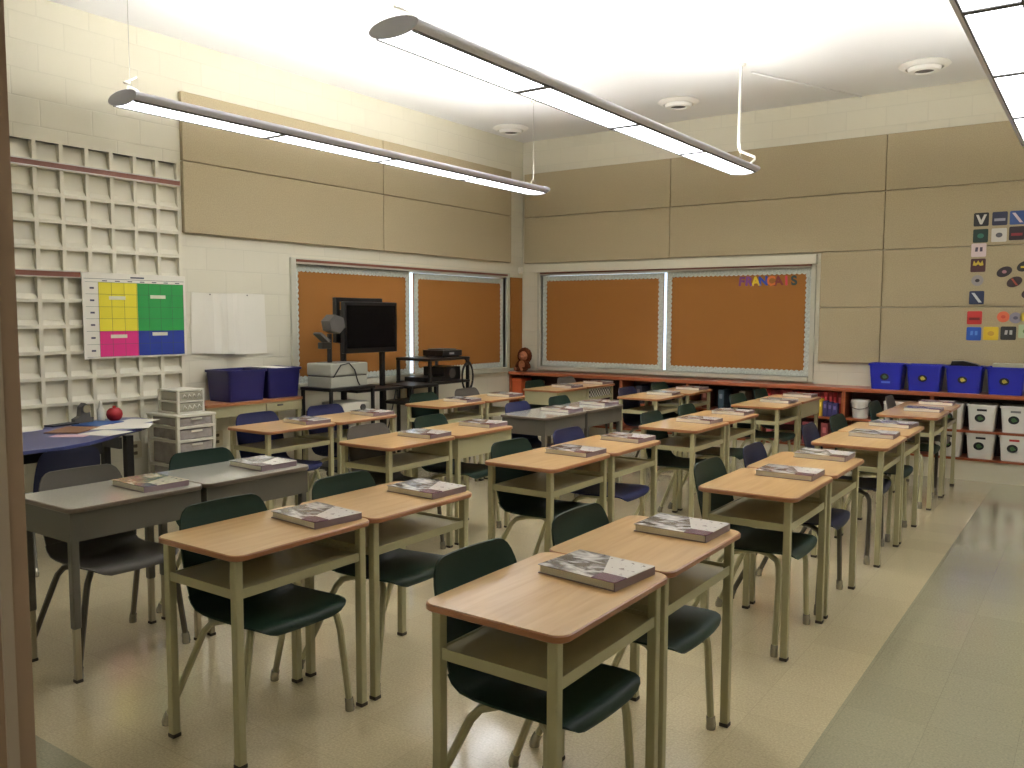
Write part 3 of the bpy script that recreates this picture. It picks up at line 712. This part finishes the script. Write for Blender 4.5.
# ------------------------------------------------------------------ AV equipment by the window
def cart(name, label, loc, sx, sy, shelves, post=.014, group=None, rz=0, cast=True):
    t = thing(name, label, 'cart', loc, rz, group)
    zt = max(shelves)
    for i, zz in enumerate(shelves):
        s = MB().box(-sx / 2, sx / 2, -sy / 2, sy / 2, zz - .03, zz, .006)
        s.build('top' if zz == zt else 'shelf', M['black'], t)
    for ux in (-1, 1):
        for uy in (-1, 1):
            px, py = ux * (sx / 2 - .02), uy * (sy / 2 - .02)
            lg = MB().box(px - post, px + post, py - post, py + post, .075 if cast else 0, zt - .03, .003).build('leg', M['black'], t)
            if cast: MB().prism(circ(px, .0375, .0375, None, 16), py - .012, py + .012, 'y').build('caster', M['rubber'], lg)
    return t
# television on its stand
tv = thing('television', 'black flat television on a black two-post stand', 'television', (.50, -3.55, 0))
MB().box(.06, .11, -.37, .37, 1.235, 1.735, .008).build('screen_body', M['blackp'], tv)
MB().box(.1095, .112, -.335, .335, 1.285, 1.70).build('screen', M['screen'], tv)
MB().box(-.03, .06, -.33, .28, 1.33, 1.66, .01).build('back_housing', M['blackp'], tv)
f = MB()
f.box(-.02, .03, -.40, .24, 1.735, 1.775, .004).box(-.02, .03, -.40, -.35, 1.34, 1.74, .004); f.build('mount_frame', M['black'], tv)
for y in (-.30, .24): MB().box(-.005, .04, y - .022, y + .022, .08, 1.40, .004).build('post', M['black'], tv)
MB().box(-.20, .26, -.36, .30, .86, .885, .004).build('stand_shelf', M['black'], tv)
for y in (-.30, .24):
    s = MB().box(-.24, .24, y - .025, y + .025, .05, .08, .004).build('base_bar', M['black'], tv)
    for x in (-.21, .21): MB().prism(circ(x, .025, .025, None, 14), y - .012, y + .012, 'y').build('caster', M['rubber'], s)
# overhead projector cart
ov = cart('projector_cart', 'small black cart carrying the grey overhead projector', (.60, -4.00, 0), .42, .58, [.93, .66, .2])
op = thing('overhead_projector', 'grey overhead projector with black arm on the black cart', 'projector', (.60, -4.005, .93))
MB().box(-.16, .16, -.235, .235, 0, .10, .008).box(-.165, .165, -.24, .24, .11, .225, .012).build('body', M['opgrey'], op)
MB().box(-.155, .155, -.23, .23, .098, .112).build('seam', M['opdark'], op)
MB().box(-.13, .13, -.15, .15, .224, .229).build('glass_stage', M['opdark'], op)
MB().tube([(.0, -.10, .22), (.0, -.10, .42), (.0, -.10, .50)], .016, 4, True).build('arm', M['black'], op)
hd = MB().use(M['opdark']).prism([(-.13, .53), (-.02, .50), (.05, .56), (.03, .65), (-.08, .68), (-.15, .62)], -.06, .06, 'x', .006).build('head', M['opdark'], op)
MB().prism([(-.26, .50), (-.24, .515), (-.13, .44), (-.15, .42)], -.05, .05, 'x').build('mirror', M['opdark'], hd)
MB().box(-.03, .03, -.22, -.10, .36, .42, .008).build('focus_knob', M['black'], op)
MB().tube([(.167, -.21, .10), (.171, -.12, .21), (.175, -.02, .225), (.177, .05, .16), (.176, .09, .05), (.172, .12, .01)], .006, 6).build('power_cord', M['black'], op)
wp = thing('white_projector', 'white projector on the lower shelf of the black projector cart', 'projector', (.62, -3.93, .66))
MB().box(-.15, .15, -.17, .17, .012, .12, .014).build('body', M['white'], wp)
MB().prism(circ(.08, .065, .03), .149, .166, 'x').build('lens', M['opdark'], wp)
for x in (-.11, .11):
    for y in (-.13, .13): MB().lathe([(0, 0), (.012, 0), (.012, .014), (0, .014)], (x, y, 0), 10).build('foot', M['rubber'], wp)
mg = tag(MB().box(-.1, .1, -.1, .1, 0, .05, .004).build('maroon_case', col(82, 30, 50), None, (.58, -4.20, .66)), 'maroon case on the lower shelf of the projector cart', 'case')
# black desk between, and taller cart on the right
ct = cart('equipment_table', 'low black table between the television and the tall cart', (.64, -3.02, 0), .42, .42, [.89, .72], .016, None, 0, False)
av = cart('equipment_cart', 'tall black cart with video player on top by the window gap', (.40, -2.36, 0), .50, .70, [1.14, .88, .30], .016)
pl = thing('video_player', 'dark video player on top of the tall black cart', 'video player', (.40, -2.20, 1.14))
MB().box(-.15, .15, -.17, .17, .008, .075, .005).build('case', M['blackp'], pl)
MB().box(-.12, .12, -.12, .10, .075, .09, .004).build('lid', M['opdark'], pl)
MB().box(.15, .153, -.06, .02, .03, .05).build('display', col(150, 150, 150), pl)
for x in (-.12, .12):
    for y in (-.13, .13): MB().lathe([(0, 0), (.012, 0), (.012, .009), (0, .009)], (x, y, 0), 8).build('foot', M['rubber'], pl)
pl = thing('speaker_box', 'black speaker box on the middle shelf of the tall cart', 'speaker', (.40, -2.21, .88))
MB().box(-.15, .15, -.15, .15, 0, .15, .006).build('case', M['blackp'], pl); MB().prism(circ(0, .075, .055), .15, .156, 'x').build('cone', M['opdark'], pl)
tag(MB().box(-.16, .16, -.16, .16, 0, .05, .004).build('disc_player', M['blackp'], None, (.42, -2.53, .88)), 'flat black disc player on the middle shelf of the tall cart', 'disc player')
cb = MB(); pts = []
for k in range(40):
    a_ = k / 39 * 4 * math.pi; pts.append((.675 + .004 * k / 39, -2.09 + .10 * math.sin(a_) , .93 + .16 * math.cos(a_) - .03 * (k / 39)))
cb.tube([(.672, -2.13, 1.12)] + pts, .010, 6).build('cable_coil', M['black']); tag(bpy.data.objects['cable_coil'], 'black cable coil hanging on the tall cart', 'cable')
tag(MB().tube([(.10, -2.70, .11), (.16, -2.86, .10), (.22, -2.95, .25), (.24, -2.88, .55), (.2, -2.76, .80)], .007, 6).build('power_cable', M['black']), 'black power cable behind the low black table', 'cable')
tag(MB().prism(rrect(-.03, .03, -.05, .05, .01), 0, .05, 'x', .004).build('wall_sensor', M['white'], None, (.013, -.10, 2.22)), 'small white sensor box high in the wall corner', 'sensor')

# ------------------------------------------------------------------ back shelf units
SX = [0.02, .83, 1.71, 2.59, 3.47, 4.35, 5.20, 6.12]
DESC = ['at the corner, holding an orange box', 'second from the corner', 'third from the corner', 'fourth from the corner', 'holding red binders', 'holding the white bucket', 'holding white bins']
for i in range(7):
    x0, x1 = SX[i] + .001, SX[i + 1] - .001
    u = thing('bookcase', 'low cherry bookcase %s' % DESC[i], 'bookcase', ((x0 + x1) / 2, -.175, 0), 0, 'low bookcases along the back wall')
    h = (x1 - x0) / 2
    for s in (-1, 1): MB().box(min(s * h, s * (h - .018)), max(s * h, s * (h - .018)), -.165, .168, .20, .818, .001).build('side_panel', M['shelfwood'], u)
    MB().box(-h + .018, h - .018, .158, .168, .20, .818).build('back_panel', M['shelfdark'], u)
    zs = .475 if i == 6 else .515
    MB().box(-h + .018, h - .018, -.163, .158, zs, zs + .022).build('shelf', M['shelfwood'], u)
    MB().box(-h + .018, h - .018, -.163, .158, .20, .222).build('bottom', M['shelfwood'], u)
    MB().box(-h, h, -.14, .168, 0, .1995).build('plinth', M['paint'], u)
o = MB().box(.015, 6.15, -.36, -.004, .8185, .86, .006).build('countertop', M['shelfwood']); tag(o, 'long cherry countertop over the low bookcases', 'countertop')
def binder(x, z, w, h, c, label, cat='binder', group=None, d=.24, y=-.30):
    t = thing('binder' if cat == 'binder' else 'book', label, cat, (x, y, z), 0, group)
    MB().box(0, w, 0, d, 0, h, .003).build('cover', col(*c), t)
    MB().box(w * .25, w * .75, -.002, 0, h * .55, h * .8).build('spine_label', col(min(255, c[0] + 60), min(255, c[1] + 50), min(255, c[2] + 50)), t)
x = 3.495
for k in range(17):
    w = .043 + .009 * random.random(); c = random.choice([(150, 26, 30), (172, 34, 38), (128, 22, 30)])
    if x + w > 4.325: break
    binder(x, .538, w - .003, .25 + .012 * random.random(), c, 'red binder standing in the bookcase with red binders', 'binder', 'red binders on the back shelf', .2, -.235); x += w
binder(4.10, .538, .032, .19, (208, 176, 50), 'yellow binder standing in front of the red binders', 'binder', None, .09, -.333)
for k in range(3): binder(4.14 + .05 * k, .538, .046, .165 - .01 * k, (62, 58, 110), 'blue-violet binder right of the yellow binder', 'binder', 'blue binders on the back shelf', .09, -.333)
x = 3.52
for k in range(4): binder(x, .223, .07, .24, (168, 84, 84), 'pink binder on the bottom shelf under the red binders', 'binder', 'pink binders on the bottom shelf'); x += .2
for k, (cx_, cl) in enumerate(((1.9, (60, 60, 70)), (2.2, (40, 66, 150)), (2.42, (90, 100, 110)), (2.75, (110, 60, 50)), (2.95, (60, 80, 90)), (3.2, (120, 110, 90)))):
    binder(cx_, .538, .07, .22, cl, '%s binder on the back shelf, %s from the corner' % (['dark grey', 'blue', 'slate', 'rust', 'teal-grey', 'tan'][k], ['third bookcase', 'third bookcase', 'third bookcase', 'fourth bookcase', 'fourth bookcase', 'fourth bookcase'][k]))
def carton(name, label, x, z, sx, sy, sz, cl, y=-.2):
    t = thing(name, label, 'box', (x, y, z)); MB().box(-sx / 2, sx / 2, -sy / 2, sy / 2, 0, sz, .004).build('box_body', col(*cl), t)
    MB().box(-sx / 2 - .004, sx / 2 + .004, -sy / 2 - .004, sy / 2 + .004, sz + .0005, sz + .03, .003).build('lid', col(*[min(255, int(v * 1.08)) for v in cl]), t)
carton('storage_box', 'orange box in the bookcase at the corner', .13, .5375, .15, .24, .20, (190, 84, 40))
carton('storage_box', 'pale beige box beside the orange box in the corner bookcase', .35, .5375, .16, .22, .17, (200, 176, 140))
carton('storage_box', 'white box on the shelf behind the farthest right chairs', 4.88, .5375, .26, .24, .17, (205, 200, 188))
bk = thing('bucket', 'white lidded bucket on the back shelf right of the red binders', 'bucket', (4.50, -.22, .5375))
MB().lathe([(0, 0), (.075, 0), (.09, .15), (.09, .152), (0, .152)], seg=24).build('bucket_body', M['whitebin'], bk)
MB().lathe([(0, .152), (.096, .152), (.098, .158), (.098, .185), (.09, .195), (0, .195)], seg=24).build('lid', M['whitebin'], bk)
MB().tube([(.1 * math.cos(R(a_)), -.094 * abs(math.sin(R(a_))) - .004, .15 - .05 * abs(math.sin(R(a_)))) for a_ in range(0, 181, 15)], .004, 6).build('handle', M['opdark'], bk)
sheets('paper_stack', 'stack of white papers on the bottom shelf near the white bins', 4.95, -.2, .223, .25, .22, 40, None, 6, th=.0018)
sheets('paper_stack', 'tall stack of papers beside the lowest white bins', 5.08, -.2, .223, .0, .0, 1)  if False else None

# bins
def emblem(t, y, cx_, zc, r, inner):
    e = MB().prism(circ(cx_, zc, r, r * .85), y - .003, y, 'y').build('emblem', M['emblem_dark'], t)
    MB().prism([(cx_ - r * .45, zc - r * .1), (cx_ - r * .1, zc - r * .5), (cx_ + r * .7, zc - r * .15), (cx_ + r * .4, zc + r * .2), (cx_ + r * .05, zc + r * .5), (cx_ - r * .4, zc + r * .3)], y - .005, y - .0031, 'y').build('motif', inner, e)
for k in range(4):
    x = 4.755 + .358 * k
    t = tub('supply_bin', 'royal blue bin on the countertop, %s from the left%s' % (['first', 'second', 'third', 'fourth'][k], ['', '', ', holding a black folder', ', holding a pale green file'][k]), 'bin', (x, -.20, .86), .325, .26, .262, M['bluebin'], .87, 'blue bins on the countertop', .010)
    emblem(t, -.1225, -.01, .13, .042, M['emblem_gold'] if k else M['emblem_green'])
    if k == 0: MB().box(-.04, .045, -.1215, -.119, .065, .085).build('name_tag', col(90, 120, 220), t)
tag(MB().prism([(-.13, 0), (.13, -.0), (.10, .02), (-.02, .05), (-.12, .045)], -.06, .06, 'y', .004).build('folder', M['blackp'], None, (5.47, -.19, 1.124)), 'black folder lying across the third blue bin', 'folder')
tag(MB().box(-.13, .13, -.09, .09, 0, .035, .004).build('file_stack', col(176, 176, 150), None, (5.84, -.19, 1.124)), 'pale green-grey file lying across the fourth blue bin', 'file')
for r_, z0 in ((0, .498), (1, .2225)):
    for k in range(3):
        x = 5.355 + .285 * k
        nm = ('upper', 'lower')[r_]
        t = tub('shelf_bin', '%s white bin on the right back shelf, %s' % (nm, ['left one partly behind a desk', 'second of its row', 'rightmost of its row'][k]), 'bin', (x, -.195, z0), .25, .26, .248 if r_ else .255, M['whitebin'], .84, 'white bins on the back shelf', .008)
        yf = -.126
        emblem(t, yf + .005, -.012, .125, .046, M['emblem_green'])
        MB().box(-.04, .045, yf - .003, yf + .004, .195, .215).build('name_tag', col(190, 60, 50) if (r_, k) == (1, 2) else (col(130, 130, 130) if (r_, k) == (0, 2) else M['emblem_dark']), t)

# plush toy on the countertop
pl = thing('plush_toy', 'brown plush toy with shaggy mane sitting at the countertop corner', 'plush toy', (.17, -.20, .86))
b = MB(); b.ell((0, 0, .085), (.075, .07, .09)); b.ell((-.05, -.085, .03), (.032, .06, .03)); b.ell((.05, -.085, .03), (.032, .06, .03)); b.ell((-.085, -.03, .09), (.025, .03, .06), Matrix.Rotation(.5, 4, 'Y')); b.ell((.085, -.03, .09), (.025, .03, .06), Matrix.Rotation(-.5, 4, 'Y'))
b.build('body', M['plush'], pl)
h_ = MB().ell((0, -.012, .205), (.07, .065, .066)).build('head', M['plush2'], pl)
b = MB()
for k in range(16):
    a_ = 2 * math.pi * k / 16; b.ell((.078 * math.cos(a_), .012, .208 + .078 * math.sin(a_)), (.036, .04, .036), None, 10)
b.ell((0, .035, .21), (.085, .05, .085)); b.build('mane', M['plush'], h_)
MB().ell((0, -.072, .188), (.036, .03, .028)).build('muzzle', M['plush2'], h_)
MB().ell((0, -.102, .197), (.010, .008, .008), None, 8).build('nose', M['blackp'], h_)
for s in (-1, 1): MB().ell((s * .026, -.070, .222), (.007, .006, .007), None, 8).build('eye', M['blackp'], h_)
MB().ell((0, -.062, .09), (.05, .02, .06)).build('belly', M['plush2'], pl)
for s in (-1, 1): MB().ell((s * .05, -.142, .034), (.024, .01, .024), None, 10).build('paw_pad', M['plush2'], pl)

# ------------------------------------------------------------------ letters and team cards
def letter(chx, x, z_, c, size, label, rz=0):
    cu = bpy.data.curves.new('letter', 'FONT'); cu.body = chx; cu.size = size; cu.extrude = .0015; cu.align_x = 'CENTER'; cu.offset = .006
    tmp = bpy.data.objects.new('tmp', cu); C.objects.link(tmp)
    dg = bpy.context.evaluated_depsgraph_get(); me = bpy.data.meshes.new_from_object(tmp.evaluated_get(dg)); bpy.data.objects.remove(tmp)
    me.materials.clear(); me.materials.append(col(*c))
    o = bpy.data.objects.new('cutout_letter', me); C.objects.link(o); o.location = (x, .0255, z_); o.rotation_euler = (R(90), R(rz), 0)
    tag(o, label, 'letter', 'cut-out letters on the cork board')
W = [('F', (104, 40, 110), 'purple letter F'), ('R', (120, 60, 130), 'violet letter R'), ('A', (226, 196, 40), 'yellow letter A, first A'), ('N', (40, 70, 170), 'blue letter N'),
     ('\u00c7', (214, 110, 40), 'orange letter C with cedilla'), ('A', (120, 40, 40), 'dark red letter A, second A'), ('I', (206, 60, 80), 'pink-red letter I'), ('S', (40, 62, 60), 'dark green letter S')]
for k, (q, c, lb) in enumerate(W): letter(q, 3.075 + .088 * k, 1.965, c, .142, lb + ' on the right back cork board', random.uniform(-6, 6))

CARDS = [  # x, z, base colour, motif, motif colour, oval?, label
    (5.53, 2.57, (30, 32, 34), 'V', (206, 204, 196), 0, 'black card with white chevron, top left of the card display'),
    (5.69, 2.57, (34, 38, 66), 'bar', (150, 150, 160), 0, 'navy card with grey band in the top row'),
    (5.84, 2.57, (50, 80, 140), 'slash', (206, 190, 196), 0, 'blue card with pale red-white slash in the top row'),
    (5.53, 2.41, (24, 52, 44), 'dot', (50, 110, 90), 0, 'dark green card under the black chevron card'),
    (5.69, 2.41, (204, 202, 194), 'dot', (90, 90, 96), 0, 'white card with grey mark in the second row'),
    (5.84, 2.42, (40, 22, 28), 'bar', (130, 30, 40), 0, 'black and red card in the second row'),
    (5.52, 2.27, (214, 196, 196), 'two', (70, 60, 80), 0, 'pale pink card with two dark marks in the left column'),
    (5.52, 2.12, (70, 34, 36), 'M', (206, 180, 60), 0, 'maroon card with yellow zigzag in the left column'),
    (5.52, 1.97, (150, 146, 144), 'dot', (50, 46, 50), 1, 'grey round badge with dark centre in the left column'),
    (5.52, 1.80, (38, 48, 80), 'slash', (196, 200, 206), 0, 'navy card with white slash in the left column'),
    (5.51, 1.60, (178, 40, 34), 'bar', (110, 24, 26), 0, 'red card in the left column above the blue card'),
    (5.51, 1.44, (34, 84, 178), 'two', (80, 130, 210), 0, 'bright blue card at the bottom left of the card display'),
    (5.66, 1.445, (216, 184, 46), 'dot', (190, 150, 50), 0, 'yellow card in the bottom row'),
    (5.81, 1.45, (36, 36, 38), 'two', (170, 170, 168), 0, 'black card with pale marks in the bottom row'),
    (5.96, 1.47, (170, 190, 150), 'dot', (110, 140, 90), 0, 'pale green card at the right of the bottom row'),
    (5.75, 2.05, (46, 36, 40), 'dot', (170, 120, 130), 2, 'dark oval badge with pinkish centre, leftmost oval'),
    (5.92, 2.10, (40, 38, 34), 'bar', (214, 190, 60), 2, 'dark oval badge with yellow band'),
    (5.84, 1.95, (52, 34, 34), 'slash', (176, 80, 60), 2, 'dark oval badge with rusty slash, middle oval'),
    (5.97, 1.84, (44, 26, 30), 'dot', (110, 40, 50), 2, 'dark oval badge at the right edge, lowest oval'),
    (5.76, 1.61, (206, 100, 66), 'dot', (190, 70, 50), 1, 'orange round badge above the bottom row'),
    (5.865, 1.60, (140, 136, 150), 'dot', (90, 90, 110), 1, 'grey round badge beside the orange one'),
    (5.965, 1.62, (200, 176, 60), 'slash', (110, 120, 60), 2, 'yellow badge beside the grey round badge')]
for (x, z_, base, mo, mc, ov_, lb) in CARDS:
    t = thing('team_card', lb, 'card', (x, -.0455, z_), 0, 'team cards on the back wall'); s = .066
    poly = rrect(-s, s, -s, s, .012) if ov_ == 0 else (circ(0, 0, s * .82) if ov_ == 1 else [(u * math.cos(.45) - v * math.sin(.45), u * math.sin(.45) + v * math.cos(.45)) for u, v in circ(0, 0, s * 1.05, s * .72)])
    MB().prism(poly, -.002, 0, 'y').build('card_face', col(*base), t)
    m = MB(); k = s * .72 if ov_ == 0 else s * .5
    P = {'V': [[(-k, k), (-k * .5, k), (0, -k * .2), (k * .5, k), (k, k), (k * .2, -k), (-k * .2, -k)]], 'bar': [[(-k, -k * .5), (k, -k * .5), (k, k * .05), (-k, k * .05)]], 'slash': [[(-k, k), (-k * .4, k), (k, -k), (k * .4, -k)]],
         'dot': [circ(0, 0, k * .62, k * .5, 14)], 'two': [[(-k * .7, -k * .3), (-k * .2, -k * .3), (-k * .1, k * .6), (-k * .6, k * .6)], [(k * .2, -k * .3), (k * .7, -k * .3), (k * .7, k * .6), (k * .2, k * .6)]],
         'M': [[(-k, 0), (-k * .8, k), (-k * .4, k * .4), (0, k), (k * .4, k * .4), (k * .8, k), (k, 0), (k * .4, -k * .1), (0, k * .25), (-k * .4, -k * .1)]]}[mo]
    for q in P: m.prism(q, -.0035, -.0021, 'y')
    m.build('motif', col(*mc), t)

# ------------------------------------------------------------------ camera, world, view
cd = bpy.data.cameras.new('camera'); cam = bpy.data.objects.new('camera', cd); C.objects.link(cam)
cam.location = (6.60637, -9.67677, 1.60075); cam.rotation_euler = (R(85.42815), R(-.18801), R(35.02026))
cd.sensor_width = 36; cd.lens = 848.32 * 36 / 1024; cd.clip_start = .05
sc.camera = cam
w = bpy.data.worlds.new('daylight'); sc.world = w; w.use_nodes = True
bg = w.node_tree.nodes['Background']; bg.inputs[0].default_value = (.74, .87, 1.0, 1); bg.inputs[1].default_value = 1.7
vs = sc.view_settings; vs.view_transform = 'Standard'; vs.look = 'None'; vs.gamma = 1; vs.use_curve_mapping = False; vs.exposure = .42
